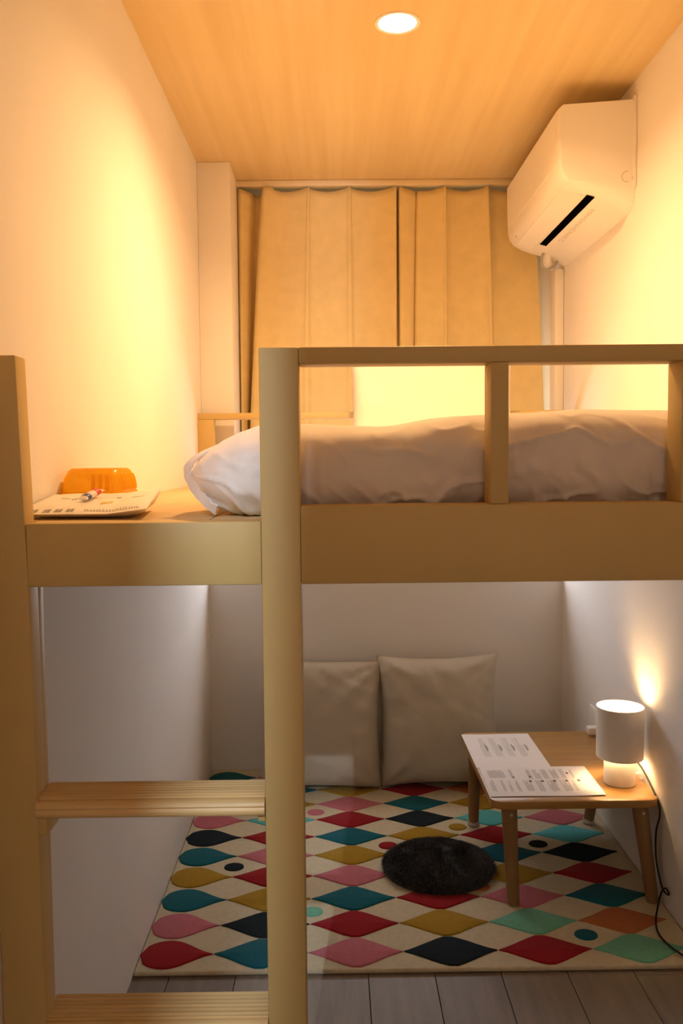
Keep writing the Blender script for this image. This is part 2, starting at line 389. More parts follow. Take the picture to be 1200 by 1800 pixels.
# ================================================================== AIR CONDITIONER
ac = empty('air_conditioner', (.72, 2.77, 1.81), 'white wall-mounted air conditioner high on the right wall', 'air conditioner')
def ac_body():
    full = [(.8205, 2.100), (.622, 2.0885), (.613, 2.080), (.6125, 2.02), (.616, 1.928), (.622, 1.905), (.637, 1.886), (.665, 1.870), (.700, 1.8575), (.735, 1.848), (.772, 1.836), (.8205, 1.810)]
    near = [(.8205, 2.099), (.624, 2.086), (.616, 2.078), (.616, 2.02), (.619, 1.930), (.625, 1.908), (.637, 1.892), (.664, 1.886), (.700, 1.882), (.735, 1.878), (.772, 1.874), (.8205, 1.868)]
    def lerp(t): return [(a[0]*(1-t)+b[0]*t, a[1]*(1-t)+b[1]*t) for a, b in zip(near, full)]
    secs = [(2.400, near), (2.405, lerp(.35)), (2.413, lerp(.68)), (2.43, lerp(.90)), (2.47, full), (3.11, full)]
    far = [(.8205*.06+.94*p[0] if p[0] < .8 else p[0], 1.965+(p[1]-1.965)*.93) for p in full]
    secs += [(3.14, [( (p[0]+q[0])/2, (p[1]+q[1])/2) for p, q in zip(full, far)]), (3.152, far)]
    v = [(p[0], y, p[1]) for y, s in secs for p in s]; n = len(full); f = []
    for k in range(len(secs)-1):
        for i in range(n):
            j = (i+1) % n; f.append((k*n+i, k*n+j, (k+1)*n+j, (k+1)*n+i))
    f.append(tuple(range(n))); f.append(tuple((len(secs)-1)*n+i for i in range(n)))
    return pyobj('body', v, f, M_ACW, ac, smooth=True, auto=28)
body = ac_body()
def slab(name, pts, nrm, th, m, parent):
    """a thin plate: quad corner points pushed out along nrm"""
    n = Vector(nrm).normalized()*th; P = [Vector(p) for p in pts]
    v = [p - n*.3 for p in P] + [p + n for p in P]; k = len(P)
    f = [tuple(range(k)), tuple(range(2*k-1, k-1, -1))] + [(i, (i+1) % k, k+(i+1) % k, k+i) for i in range(k)]
    return pyobj(name, v, f, m, parent)
BN = (-.3, 0, -1)
slab('air_slot', [(.699, 2.437, 1.8578), (.721, 2.437, 1.8518), (.721, 2.985, 1.8518), (.699, 2.985, 1.8578)], BN, .0012, M_BLACK, ac)
slab('louvre', [(.640, 2.45, 1.8835), (.690, 2.45, 1.8605), (.690, 3.08, 1.8605), (.640, 3.08, 1.8835)], (-.42, 0, -1), .0018, M_ACW, ac)
slab('front_panel', [(.613, 2.43, 2.072), (.6125, 2.43, 2.02), (.6155, 2.43, 1.940), (.6155, 3.09, 1.940), (.6125, 3.09, 2.02), (.613, 3.09, 2.072)], (-1, 0, 0), .002, M_ACW, ac)
box('back_plate', (.812, .8208, 2.392, 3.10, 1.868, 2.108), M_ACW, ac, .002)
v, f = [], []                                     # the worn lettering beside the slot: faint, not readable marks
yy = 2.53; rr = random.Random(3)
while yy < 2.90:
    L = rr.uniform(.012, .026); a = rr.uniform(.0, .004)
    for (x0, x1, s0, s1) in ((.738+a, .7395+a, 0, L), (.751-a, .7525-a, 0, L*.9), (.738+a, .7525-a, 0, .002), (.738+a, .7525-a, L*.55, L*.55+.002)):
        k = len(v); zz = lambda q: 1.848-(q-.735)*.324-.0006
        v += [(x0, yy+s0, zz(x0)), (x1, yy+s0, zz(x1)), (x1, yy+s1, zz(x1)), (x0, yy+s1, zz(x0))]; f.append((k, k+1, k+2, k+3))
    yy += L + rr.uniform(.006, .014)
tag(pyobj('faint_lettering', v, f, M_ACTXT, ac), kind='stuff')
def arc(c, r, a0, a1, n, y): return [(c[0]+r*cos(a0+(a1-a0)*i/n), y, c[1]+r*sin(a0+(a1-a0)*i/n)) for i in range(n+1)]
tube('knockout_ring', arc((.797, 1.895), .014, radians(80), radians(285), 12, 2.3995), .0008, M_ACTXT, ac, sub=2, seg=6)
box('screw_cover', (.812, .817, 2.396, 2.401, 1.886, 1.897), M_LOFT, ac, .001)
box('indicator', (.6275, .6325, 3.03, 3.036, 1.893, 1.899), M_ACTXT, ac, .001)
tube('pipe_stub', [(.752, 3.085, 1.857), (.752, 3.10, 1.835), (.758, 3.112, 1.816), (.775, 3.12, 1.812)], .0145, M_ACW, ac, sub=5, seg=16)
tube('drain_hose', [(.735, 3.075, 1.853), (.727, 3.08, 1.830), (.730, 3.085, 1.808), (.745, 3.09, 1.797), (.766, 3.095, 1.801), (.784, 3.10, 1.818), (.794, 3.105, 1.84)], .0042, M_HOSE, ac)
duct = empty('pipe_cover', (.80, 3.17, 1.0), 'white vertical pipe cover in the corner under the air conditioner', 'pipe cover')
box('channel', (.788, XR-.0005, 3.131, 3.20, 1.0, 1.806), M_ACW, duct, .004)
box('back_channel', (.765, .8205, 3.262, 3.339, .94, 2.1), M_ACW, duct, .004)

# ================================================================== CEILING DOWNLIGHT
dl = empty('downlight', (DLX, DLY, CZ), 'round glowing downlight recessed in the wooden ceiling', 'light')
lathe('can', [(DLR-.0005, .0), (DLR-.0005, .030), (.001, .030)], (DLX, DLY, CZ), M_LAMPW, dl)
lathe('trim_ring', [(DLR+.006, -.0003), (DLR+.0055, -.0022), (DLR, -.0025), (DLR-.003, -.001), (DLR-.003, .004), (DLR-.0005, .004), (DLR-.0004, -.0003)], (DLX, DLY, CZ), M_LAMPW, dl, closed=True)
lathe('diffuser', [(DLR-.002, .012), (DLR*.6, .0115), (.0005, .011)], (DLX, DLY, CZ), M_DISC, dl)
light('downlight_light', 'AREA', (DLX, DLY, CZ+.0095), DOWN_W, DOWN_COL, (0, 0, 0), dl, shape='DISK', size=.084, spread=radians(150))

# ================================================================== BEDDING
def ring_sweep(name, stations, m, parent, origin=None, N=140):
    """stations: (x, y0, y1, z0, z1, exponent)"""
    v, f = [], []
    S = len(stations)
    for (x, y0, y1, z0, z1, ex) in stations:
        cy, cz, ry, rz = (y0+y1)/2, (z0+z1)/2, (y1-y0)/2, (z1-z0)/2
        for k in range(N):
            a = 2*pi*k/N; c, s = cos(a), sin(a)
            yy = cy + ry*math.copysign(abs(c)**(2/ex), c); zz = cz + rz*math.copysign(abs(s)**(2/ex), s)
            # wrinkles: broad sag, slanting ridged folds and puckers along the lower edge
            n1 = fbm(x*4.2+3, zz*7, yy*5)*.008
            q1 = noise.noise(Vector((x*9+zz*13+2*fbm(x*3, zz*4, 8), zz*24-x*5, yy*7))); q2 = noise.noise(Vector((x*20-zz*9, zz*17+x*13, yy*8+5)))
            n2 = ((max(0, 1-abs(q1)*4.5)**2)*.0070 + (max(0, 1-abs(q2)*4)**2)*.0035)*max(.12, min(1, (z1-zz)/.05))
            edge = max(0, 1-(zz-z0)/.055)
            n3 = edge*(noise.noise(Vector((x*34, 1.3, zz*14)))*.009 + max(0, 1-abs(noise.noise(Vector((x*26+zz*30, 4.1, 2))))*4)*.006)
            dd = Vector((0, c, s))*(n1+n2+n3)*min(1, rz/.03)
            v.append((x + noise.noise(Vector((yy*9, zz*14, x*4)))*.006, yy+dd.y, max(z0-.0005, zz+dd.z) if zz < cz else zz+dd.z))
    for i in range(S-1):
        for k in range(N):
            k2 = (k+1) % N; f.append((i*N+k, i*N+k2, (i+1)*N+k2, (i+1)*N+k))
    f.append(tuple(range(N))); f.append(tuple((S-1)*N+k for k in range(N)))
    return pyobj(name, v, f, m, parent, origin, True)
duv = empty('folded_duvet', (.3, 1.4, DECK), 'beige folded duvet bulging behind the loft guard rail', 'duvet')
def interp(tab, x):
    for (a, b) in zip(tab, tab[1:]):
        if a[0] <= x <= b[0]:
            t = (x-a[0])/(b[0]-a[0]); t = t*t*(3-2*t) if abs(b[0]-a[0]) > .1 else t
            return a[1]*(1-t)+b[1]*t
    return tab[-1][1] if x > tab[-1][0] else tab[0][1]
ZLO = [(-.213, 1.117), (-.205, 1.104), (-.185, 1.084), (-.165, 1.068), (-.148, 1.062), (.79, 1.062)]
ZHI = [(-.213, 1.130), (-.205, 1.141), (-.185, 1.156), (-.165, 1.168), (-.14, 1.181), (-.108, 1.191), (-.04, 1.196), (.06, 1.190), (.21, 1.210), (.36, 1.212), (.50, 1.207), (.79, 1.200)]
YLO = [(-.213, 1.285), (-.19, 1.245), (-.165, 1.222), (-.13, 1.207), (-.04, 1.207), (.79, 1.207)]
st = []; xx = -.213
while xx < .785:
    zl, zh = interp(ZLO, xx), interp(ZHI, xx)
    st.append((xx, interp(YLO, xx), 1.60-.18*max(0, (-.12-xx))/.09, zl, zh, 2.3+1.1*min(1, max(0, (xx+.19)/.12))))
    xx += .004
dcov = ring_sweep('cover', st, M_SHEET, duv)
# hem: the second layer of cloth peeking out along the open end
hp = [(-.172, 1.34, 1.166), (-.200, 1.31, 1.152), (-.217, 1.295, 1.136), (-.2175, 1.285, 1.118), (-.203, 1.27, 1.096), (-.184, 1.252, 1.078), (-.170, 1.245, 1.068)]
def ribbon(name, pts, w, th, m, parent, sub=8):
    P = catmull(pts, sub); v, f = [], []
    for i, p in enumerate(P):
        t = (P[min(i+1, len(P)-1)]-P[max(i-1, 0)]).normalized(); s = Vector((.75, -.65, 0)); s = (s-t*s.dot(t)).normalized(); n = t.cross(s)
        ww = w*(.75+.5*noise.noise(Vector((i*.21, 2.2, 1))))
        for a, b in ((-.3*ww, -th), (.7*ww, -th), (.7*ww, th), (-.3*ww, th)): v.append(p+s*a+n*b)
    for i in range(len(P)-1):
        for k in range(4): f.append((i*4+k, i*4+(k+1) % 4, (i+1)*4+(k+1) % 4, (i+1)*4+k))
    f.append((0, 1, 2, 3)); L = (len(P)-1)*4; f.append((L, L+1, L+2, L+3))
    return pyobj(name, v, f, m, parent, smooth=True, auto=50)
ribbon('hem', hp, .022, .0016, M_SHEET, duv)
mt = empty('mattress', (.40, 2.2, DECK), 'thin white mattress lying on the loft deck behind the duvet', 'mattress')
box('pad', (-.02, .812, 1.63, 2.935, DECK, 1.135), M_PILLOW, mt, .025, seg=4)

def cushion(name, W, H, T, m, parent, place, seed=0, ear=.10, N=36, wr=1.0, part='cover', sag=0.0):
    """square pillow with pulled-out corners: two bulging faces, place maps local (u, w, depth) to the room"""
    v, f = [], []
    idx = {}
    def pt(i, j, side):
        u, w = -1+2*i/N, -1+2*j/N
        ex, ey = ear if isinstance(ear, tuple) else (ear, ear)
        x, z = u*W/2*(1 - ex*(1-w*w)*abs(u)**1.5), w*H/2*(1 - ey*(1-u*u)*abs(w)**1.5)
        prof = (max(0, 1-u**4)*max(0, 1-w**4))**.55
        prof *= 1 + sag*(-w)*.5
        d = side*T/2*prof
        n = fbm(u*.9+seed, w*.9, side)*.012
        q = noise.noise(Vector((u*2.2+seed*3+w*1.6, w*3.6+u*1.5, side))); n += max(0, 1-abs(q)*5)**2*.007*min(1, .25+max(abs(u), abs(w))**2)
        for ku, kw in ((-1, -1), (1, -1), (1, 1), (-1, 1)):      # pulls that fan out from the four corners
            du, dw = u-ku, w-kw; dist = sqrt(du*du+dw*dw)+1e-6; an = math.atan2(abs(dw), abs(du))
            n += .011*math.exp(-dist*2.4)*min(1, dist*3)*sin(an*11+seed*2+ku+kw*2)
        n += max(0, -w-.55)*noise.noise(Vector((u*7, seed, 2)))*.016 + max(0, w-.7)*noise.noise(Vector((u*8, seed, 6)))*.016
        d += side*n*wr*min(1, prof*2)
        return place(x, z, d)
    for side in (1, -1):
        for j in range(N+1):
            for i in range(N+1):
                if side == -1 and (i in (0, N) or j in (0, N)): idx[(side, i, j)] = idx[(1, i, j)]; continue
                idx[(side, i, j)] = len(v); v.append(pt(i, j, side))
        for j in range(N):
            for i in range(N):
                q = [idx[(side, i, j)], idx[(side, i+1, j)], idx[(side, i+1, j+1)], idx[(side, i, j+1)]]
                f.append(tuple(q if side == 1 else q[::-1]))
    return pyobj(part, v, f, m, parent, smooth=True)
def leaner(cx, cy, cz, tilt, roll=0.0):
    ct, st_ = cos(tilt), sin(tilt)
    def place(x, z, d):
        xr, zr = x*cos(roll)-z*sin(roll), x*sin(roll)+z*cos(roll)
        return (cx+xr, cy+zr*st_-d*ct, cz+zr*ct+d*st_)
    return place
pil = empty('pillow', (.317, 2.85, 1.137), 'plump white pillow propped upright against the back rail of the loft', 'pillow')
cushion('pillow', .535, .36, .13, M_PILLOW, pil, leaner(.317, 2.845, 1.315, .16), seed=5, ear=.05, wr=.5)
# seat cushions on the rug against the low wall
RZ = .013
c1 = empty('floor_cushion', (-.055, 2.98, RZ), 'stone grey square cushion partly hidden by the middle loft post', 'cushion', 'square cushions against the low wall')
cushion('floor_cushion', .425, .435, .19, M_CUSH, c1, leaner(-.052, 2.985, .222, .16, -.02), seed=1.7, ear=(.085, .03), sag=.5, wr=1.4)
c2 = empty('floor_cushion', (.352, 2.98, RZ), 'stone grey square cushion with pointed corners standing nearer the low table', 'cushion', 'square cushions against the low wall')
cushion('floor_cushion', .425, .452, .18, M_CUSH, c2, leaner(.353, 2.985, .231, .16, .01), seed=4.1, ear=(.075, .07), sag=.6, wr=1.4)

# ================================================================== RUG
rug = empty('rug', (.18, 2.5, 0), 'cream pile rug with rows of coloured diamonds covering the floor under the loft', 'rug')
RX0, RX1, RY0, RY1 = XL+.002, XR-.002, 1.866, YB-.003
box('base', (RX0, RX1, RY0, RY1, .0005, .011), M_RUG['cream'], rug, .0045, seg=3)
def motif_mesh(outline, h=.0032, inset=.004):
    n = len(outline); cx = sum(p[0] for p in outline)/n; cy = sum(p[1] for p in outline)/n
    def shr(p, d):
        L = sqrt((p[0]-cx)**2+(p[1]-cy)**2); k = max(.05, (L-d)/L); return (cx+(p[0]-cx)*k, cy+(p[1]-cy)*k)
    v = [(p[0], p[1], .009) for p in outline] + [(*shr(p, inset*.25), .011+h*.7) for p in outline] + [(*shr(p, inset), .011+h) for p in outline] + [(cx, cy, .011+h)]
    f = []
    for i in range(n):
        j = (i+1) % n
        f += [(i, j, n+j, n+i), (n+i, n+j, 2*n+j, 2*n+i), (2*n+i, 2*n+j, 3*n)]
    me = bpy.data.meshes.new('motif'); me.from_pydata(v, [], f); me.update()
    me.polygons.foreach_set('use_smooth', [True]*len(me.polygons)); return me
PX, PY = .2175, .1228
def diamond(W=PX*.997, H=PY*.995):
    o = []; n = 11
    def hh(t): return H/2*(((1-sqrt(t*t+.012))/.89)*.74 + .26*.5*(1+cos(pi*t))) if abs(t) < .999 else 0
    for i in range(n): t = -1+2*i/n; o.append((t*W/2, -hh(t)+random.uniform(-1, 1)*.0006*(abs(t) < .95)))
    for i in range(n): t = 1-2*i/n; o.append((t*W/2, hh(t)+random.uniform(-1, 1)*.0006*(abs(t) < .95)))
    return o
def teardrop(W=.168, H=PY*.93):
    o = []; n = 14; c = .40*W
    lo = []
    for i in range(n+1):
        x = W*i/n
        if x < c: y = H/2*sqrt(max(0, 1-((c-x)/c)**2.3))
        else:
            t = (x-c)/(W-c); y = H/2*(.45*(1-t*t)*(1-t*.4)+.55*.5*(1+cos(pi*t)))
        lo.append((x-W/2, y))
    for p in lo: o.append((p[0], -p[1]))
    for p in lo[::-1][1:-1]: o.append((p[0], p[1]))
    return o
def dot(rx=.028, ry=.024): return [(rx*cos(2*pi*i/20), ry*sin(2*pi*i/20)) for i in range(20)]
GRID = [ # column colours from the front row to the back row
    'red pink teal mustard teal charcoal pink mustard red teal'.split(),
    'teal charcoal mustard red pink red aqua mustard teal pink'.split(),
    'pink red teal pink mustard teal red pink mustard charcoal'.split(),
    'charcoal mustard red pink aqua mustard charcoal teal red orange'.split(),
    'red mint pink mustard teal red aqua mustard orange teal'.split(),
    'mint orange teal red charcoal aqua pink red mint mustard'.split()]
cache = {}
def motif(kind, color, x, y, fn, s=1.0):
    key = (kind, color)
    if key not in cache:
        me = motif_mesh(fn()); me.materials.append(M_RUG[color]); cache[key] = me
    o = bpy.data.objects.new(kind, cache[key]); COL.objects.link(o); o.parent = rug
    o.location = Vector((x, y, 0)) - rug.location; o.scale = (s, 1, 1); return o
TIPX = -.289; R0Y = 1.9335
for c in range(6):
    for r in range(10):
        y = R0Y + .0 + PY*r
        if y + PY/2 > RY1+.004: continue
        if c == 0: motif('teardrop_motif', GRID[c][r], TIPX-.084, y, teardrop)
        else: motif('diamond_motif', GRID[c][r], TIPX+PX*(c-.5), y, diamond)
for (x, y, cname) in ((-.291, 2.36, 'charcoal'), (-.072, 2.728, 'pink'), (.144, 2.482, 'red'), (-.068, 2.115, 'mint'), (.365, 2.604, 'mustard'), (.583, 2.480, 'charcoal'), (.583, 1.993, 'teal'), (.371, 2.232, 'orange')):
    motif('dot_motif', cname, x, y, dot)

# ================================================================== FUR MAT
pf = empty('round_floor_mat', (.274, 2.335, RZ+.001), 'round charcoal faux fur seat pad lying on the rug', 'seat pad')
PR, PT = .153, .030
def fur_h(r): return RZ+.002 + PT*(1-(r/PR)**5)**.5 if r < PR else RZ+.002
v, f = [], []; NR, NA = 14, 72
for i in range(NR+1):
    r = PR*sin(pi/2*i/NR)
    for k in range(NA):
        a = 2*pi*k/NA; v.append((.274+r*cos(a), 2.335+r*sin(a), fur_h(r)+.003*fbm(r*cos(a)*22, r*sin(a)*22)*(1 if i < NR else 0)))
for i in range(NR):
    for k in range(NA):
        k2 = (k+1) % NA; f.append((i*NA+k, i*NA+k2, (i+1)*NA+k2, (i+1)*NA+k))
f.append(tuple(NR*NA+k for k in range(NA)))
pyobj('pad', v, f, M_FUR, pf, smooth=True)
v, f = [], []; rr = random.Random(11)
for i in range(26000):
    r = PR*sqrt(rr.random())*1.0; a = rr.uniform(0, 2*pi); x, y = r*cos(a), r*sin(a)
    z = fur_h(min(r, PR*.995))-.002 if r < PR*.985 else RZ+.002+PT*.4*rr.random()
    fl_ = Vector((noise.noise(Vector((x*13, y*13, 1))), noise.noise(Vector((x*13, y*13, 9))), 0))*1.6
    out = Vector((cos(a), sin(a), 0))*max(0, (r/PR-.75))*5.0
    dr = (Vector((0, 0, .75)) + fl_ + out + Vector((rr.uniform(-.4, .4), rr.uniform(-.4, .4), 0))).normalized()
    L = rr.uniform(.007, .013); b = Vector((.274+x, 2.335+y, z)); sd = Vector((cos(a*7+i), sin(a*7+i), 0))*.0011
    tip = b+dr*L; tip.z = max(tip.z, RZ+.002)
    k = len(v); v += [b-sd, b+sd, tip]; f.append((k, k+1, k+2))
me = bpy.data.meshes.new('fur_pile'); me.from_pydata([tuple(p) for p in v], [], f); me.update()
tag(finish('fur_pile', me, M_FUR2, pf), kind='stuff')

# ================================================================== LOW TABLE
TZ = .272
tb = empty('low_table', (.604, 2.43, RZ), 'low wooden folding table with rounded corners beside the right wall', 'table')
def rrect(x0, x1, y0, y1, r, n=8):
    o = []
    for cx, cy, a0 in ((x1-r, y0+r, -90), (x1-r, y1-r, 0), (x0+r, y1-r, 90), (x0+r, y0+r, 180)):
        for i in range(n+1):
            a = radians(a0+90*i/n); o.append((cx+r*cos(a), cy+r*sin(a)))
    return o
prism('tabletop', rrect(.3885, .8175, 2.150, 2.712, .032), TZ-.021, TZ, M_TABLE, tb, bevel=.003, axis='z')
def leg(x0, y0, x1, y1, z0=RZ+.001, foot=False):
    """tapered round leg from (x0, y0) under the top to (x1, y1) on the rug"""
    top = Vector((x0, y0, TZ-.0215)); bot = Vector((x1, y1, z0)); v, f = [], []; seg, S = 20, 6
    for i in range(S+1):
        t = i/S; p = top.lerp(bot, t); r = .0205*(1-t)+.0155*t
        for k in range(seg): a = 2*pi*k/seg; v.append((p.x+r*cos(a), p.y+r*sin(a), p.z))
    for i in range(S):
        for k in range(seg): k2 = (k+1) % seg; f.append((i*seg+k, i*seg+k2, (i+1)*seg+k2, (i+1)*seg+k))
    f.append(tuple(range(seg))); f.append(tuple(S*seg+k for k in range(seg)))
    o = pyobj('leg', v, f, M_LEG, tb, smooth=True, auto=50)
    if foot: lathe('foot_cap', [(.0001, -.0003), (.0175, -.0003), (.0175, .012), (.0172, .013), (.0155, .013)], (x1, y1, z0+.0005), M_CAP, o)
    return o
leg(.437, 2.178, .441, 2.138); leg(.772, 2.178, .795, 2.142)
leg(.414, 2.575, .416, 2.618, foot=True); leg(.790, 2.575, .772, 2.622, foot=True)
for bx in (.437, .772): lathe('bolt', [(.0001, .0), (.004, .0), (.0035, -.002), (.0001, -.0025)], (0, 0, 0), M_STEEL, tb).data.transform(
        Matrix.Translation(Vector((bx+.002, 2.1545, .236))-tb.location) @ Matrix.Rotation(radians(-90), 4, 'X') @ Matrix.Translation(tb.location))

# papers
def paper(name, x0, x1, y0, y1, z, label, skew=0.0, curl=0.0):
    root = empty(name, ((x0+x1)/2, (y0+y1)/2, z), label, 'paper', 'printed sheets on the low table')
    N = 16; v, f = [], []
    def P(u, w): return (x0+(x1-x0)*u+skew*(w-.5), y0+(y1-y0)*w, z+curl*(max(0, u-.6)**2*4*(1-w)+.35*max(0, .4-u)**2*4*w)+.0004*sin(u*6+w*3))
    for s in (0, .0004):
        for j in range(N+1):
            for i in range(N+1): p = P(i/N, j/N); v.append((p[0], p[1], p[2]+s))
    q = (N+1)**2
    for j in range(N):
        for i in range(N):
            a = j*(N+1)+i; f.append((a, a+N+1, a+N+2, a+1)); f.append((q+a, q+a+1, q+a+N+2, q+a+N+1))
    rim = [i for i in range(N+1)] + [j*(N+1)+N for j in range(1, N+1)] + [N*(N+1)+i for i in range(N-1, -1, -1)] + [j*(N+1) for j in range(N-1, 0, -1)]
    for a, b in zip(rim, rim[1:]+rim[:1]): f.append((a, b, q+b, q+a))
    pyobj('sheet', v, f, M_PAPER, root, smooth=True, auto=40)
    return root, P
def printing(root, P, marks, m):
    """marks: (u0, u1, w0, w1) small ink bars"""
    v, f = [], []
    for (u0, u1, w0, w1) in marks:
        k = len(v)
        for u, w_ in ((u0, w0), (u1, w0), (u1, w1), (u0, w1)):
            p = P(u, w_); v.append((p[0], p[1], p[2]+.0007))
        f.append((k, k+1, k+2, k+3))
    return tag(pyobj('printed_text', v, f, m, root), kind='stuff')
rr = random.Random(5)
def column(u0, w0, w1, n, pitch, lw=.45):
    """a column of text set at right angles to the viewer: bars that run away from the viewer"""
    out = []
    for i in range(n):
        a = w0 + rr.uniform(0, .10)*(w1-w0); b = w1 - rr.choice((0, 0, 0, .05, .18, .4))*(w1-w0)
        w_ = a
        while w_ < b:
            L = rr.uniform(.018, .05); out.append((u0+i*pitch, u0+i*pitch+pitch*lw, w_, min(b, w_+L))); w_ += L+.008
    return out
r1, P1 = paper('printed_sheet', .3885, .598, 2.392, 2.689, TZ+.0006, 'white printed sheet lying lengthwise at the far end of the low table', .0)
mk = []
for u0, n in ((.19, 6), (.36, 6), (.54, 5), (.71, 6)): mk += column(u0, .28, .86, n, .017)
printing(r1, P1, mk, M_PRINT)
mk = []
for u0 in (.26, .46, .64, .83): mk += [(u0, u0+.016, .46, .66), (u0+.02, u0+.030, .50, .62)]
printing(r1, P1, mk, M_GREY)
r2, P2 = paper('printed_sheet', .394, .689, 2.181, 2.392, TZ+.0016, 'white printed sheet lying crosswise nearest the front edge of the low table', .004, .003)
mk = column(.06, .60, .88, 9, .017) + column(.26, .58, .92, 2, .014)
for u0, n in ((.42, 3), (.48, 5), (.56, 4), (.64, 5), (.73, 3), (.82, 2)): mk += column(u0, .56, .90, n, .012)
for u0, n in ((.04, 3), (.14, 2), (.20, 2), (.27, 2), (.35, 5), (.46, 4), (.56, 6), (.68, 6), (.78, 2)): mk += column(u0, .14, .52, n, .013)
printing(r2, P2, mk, M_GREY)
mk = [(.40+.11*i, .425+.11*i, .46, .52) for i in range(5)] + [(.78, .80, .72, .78), (.27, .285, .60, .66), (.42, .44, .62, .68)]
printing(r2, P2, mk, M_DPRINT)

# ================================================================== TABLE LAMP
lx, ly = .7495, 2.268
lamp = empty('table_lamp', (lx, ly, TZ), 'glowing white table lamp with cylinder shade on the low table', 'lamp')
lathe('base', [(.0001, .0005), (.0395, .0005), (.0405, .0015), (.0405, .070), (.0395, .073), (.0001, .073)], (lx, ly, TZ), M_LAMPW, lamp)
lathe('foot_ring', [(.0001, .0002), (.0400, .0002), (.0412, .0008), (.0412, .0022), (.0400, .0022)], (lx, ly, TZ), M_LEG, lamp)
ZS0, ZS1 = .073, .2085
lathe('shade', [(.0585, ZS0), (.0605, ZS0), (.0608, ZS0+.002), (.0615, ZS1-.001), (.0610, ZS1), (.0600, ZS1), (.0588, ZS0+.002)], (lx, ly, TZ), M_LAMPW, lamp, closed=True)
for a in (0, 120, 240):
    tube('spoke', [(lx+.02*cos(radians(a+40)), ly+.02*sin(radians(a+40)), TZ+.096), (lx+.040*cos(radians(a+40)), ly+.040*sin(radians(a+40)), TZ+.096), (lx+.0592*cos(radians(a+40)), ly+.0592*sin(radians(a+40)), TZ+.096)], .0015, M_LAMPW, lamp, sub=2, seg=6)
lathe('socket', [(.0001, .072), (.014, .072), (.014, .100), (.0001, .100)], (lx, ly, TZ), M_LAMPW, lamp, seg=24)
lathe('bulb', [(.0001, .1005), (.009, .1005), (.010, .108), (.016, .122), (.019, .138), (.016, .152), (.009, .159), (.0001, .161)], (lx, ly, TZ), M_BULB, lamp, seg=24)
light('lamp_light', 'POINT', (lx, ly, TZ+.138), LAMP_W, LAMP_COL, (0, 0, 0), lamp, shadow_soft_size=.027)
box('switch', (lx+.038, lx+.066, ly+.012, ly+.024, TZ+.012, TZ+.0215), M_LAMPW, lamp, .002)
tube('cord', [(lx+.034, ly+.022, TZ+.062), (.795, 2.295, .330), (.806, 2.262, .316), (.812, 2.215, .290), (.8145, 2.165, .262), (.812, 2.145, .235), (.805, 2.150, .19), (.806, 2.150, .12), (.808, 2.115, .065),
              (.812, 2.088, .058), (.812, 2.080, .066), (.808, 2.092, .072), (.804, 2.106, .055), (.797, 2.105, .03), (.768, 2.045, RZ+.005), (.752, 1.985, RZ+.005), (.757, 1.935, RZ+.005), (.775, 1.885, RZ+.005)], .0024, M_CORD, lamp, sub=8, seg=8)
# wall socket with a plug, half hidden by the lamp
ot = empty('wall_outlet', (XR, 2.69, .30), 'white wall outlet with a plug behind the table lamp', 'outlet')
box('plate', (XR-.009, XR-.0005, 2.63, 2.765, .262, .345), M_ACW, ot, .003)
box('plug', (XR-.040, XR-.009, 2.655, 2.69, .2755, .298), M_ACW, ot, .004)

# ================================================================== THINGS ON THE DECK
ml = empty('mailer_bag', (-.36, 1.36, DECK), 'white plastic mailer bag with printed text lying on the loft deck', 'mailer bag')
cor = [Vector((-.452, 1.225, 0)), Vector((-.262, 1.212, 0)), Vector((-.288, 1.440, 0)), Vector((-.452, 1.412, 0))]
N = 28; v, f, ids = [], [], {}
def bag_pt(i, j, s):
    u, w_ = i/N, j/N
    p = cor[0]*(1-u)*(1-w_)+cor[1]*u*(1-w_)+cor[2]*u*w_+cor[3]*(1-u)*w_
    e = (min(1, 5.5*min(u, 1-u, .5)) * min(1, 5.5*min(w_, 1-w_, .5)))**.5 if 0 < u < 1 and 0 < w_ < 1 else 0
    lift = .007 + .007*max(0, u-.7)*3.3 + .012*w_
    top = lift + .009*w_**.7 + .0045*e*(.8+.6*fbm(u*3.2, w_*3.2, 4)) + .0016*noise.noise(Vector((u*13, w_*9, 1)))*(.2+e)
    bottom = lift*(1-e) + .0006
    return (p.x, p.y, DECK + (max(bottom+.0003, top) if s else min(bottom, top)))
for s in (1, 0):
    for j in range(N+1):
        for i in range(N+1):
            ids[(s, i, j)] = len(v); v.append(bag_pt(i, j, s))
    for j in range(N):
        for i in range(N):
            q = [ids[(s, i, j)], ids[(s, i+1, j)], ids[(s, i+1, j+1)], ids[(s, i, j+1)]]; f.append(tuple(q if s else q[::-1]))
for a, b in [((i, 0), (i+1, 0)) for i in range(N)]+[((N, j), (N, j+1)) for j in range(N)]+[((i+1, N), (i, N)) for i in range(N-1, -1, -1)]+[((0, j+1), (0, j)) for j in range(N-1, -1, -1)]:
    f.append((ids[(1, *a)], ids[(0, *a)], ids[(0, *b)], ids[(1, *b)]))
pyobj('film', v, f, M_MAILER, ml, smooth=True, auto=60)
def bag_top(u, w_):
    i, j = min(N-1, int(u*N)), min(N-1, int(w_*N)); a, b = u*N-i, w_*N-j
    P = [Vector(bag_pt(i+q, j+r, 1)) for q, r in ((0, 0), (1, 0), (1, 1), (0, 1))]
    p = P[0]*(1-a)*(1-b)+P[1]*a*(1-b)+P[2]*a*b+P[3]*(1-a)*b; p.z += .0006; return p
def bag_marks(name, marks, m):
    v, f = [], []
    for (u0, u1, w0, w1) in marks:
        k = len(v); v += [bag_top(u0, w0), bag_top(u1, w0), bag_top(u1, w1), bag_top(u0, w1)]; f.append((k, k+1, k+2, k+3))
    return tag(pyobj(name, v, f, m, ml), kind='stuff' if len(f) > 1 else None)
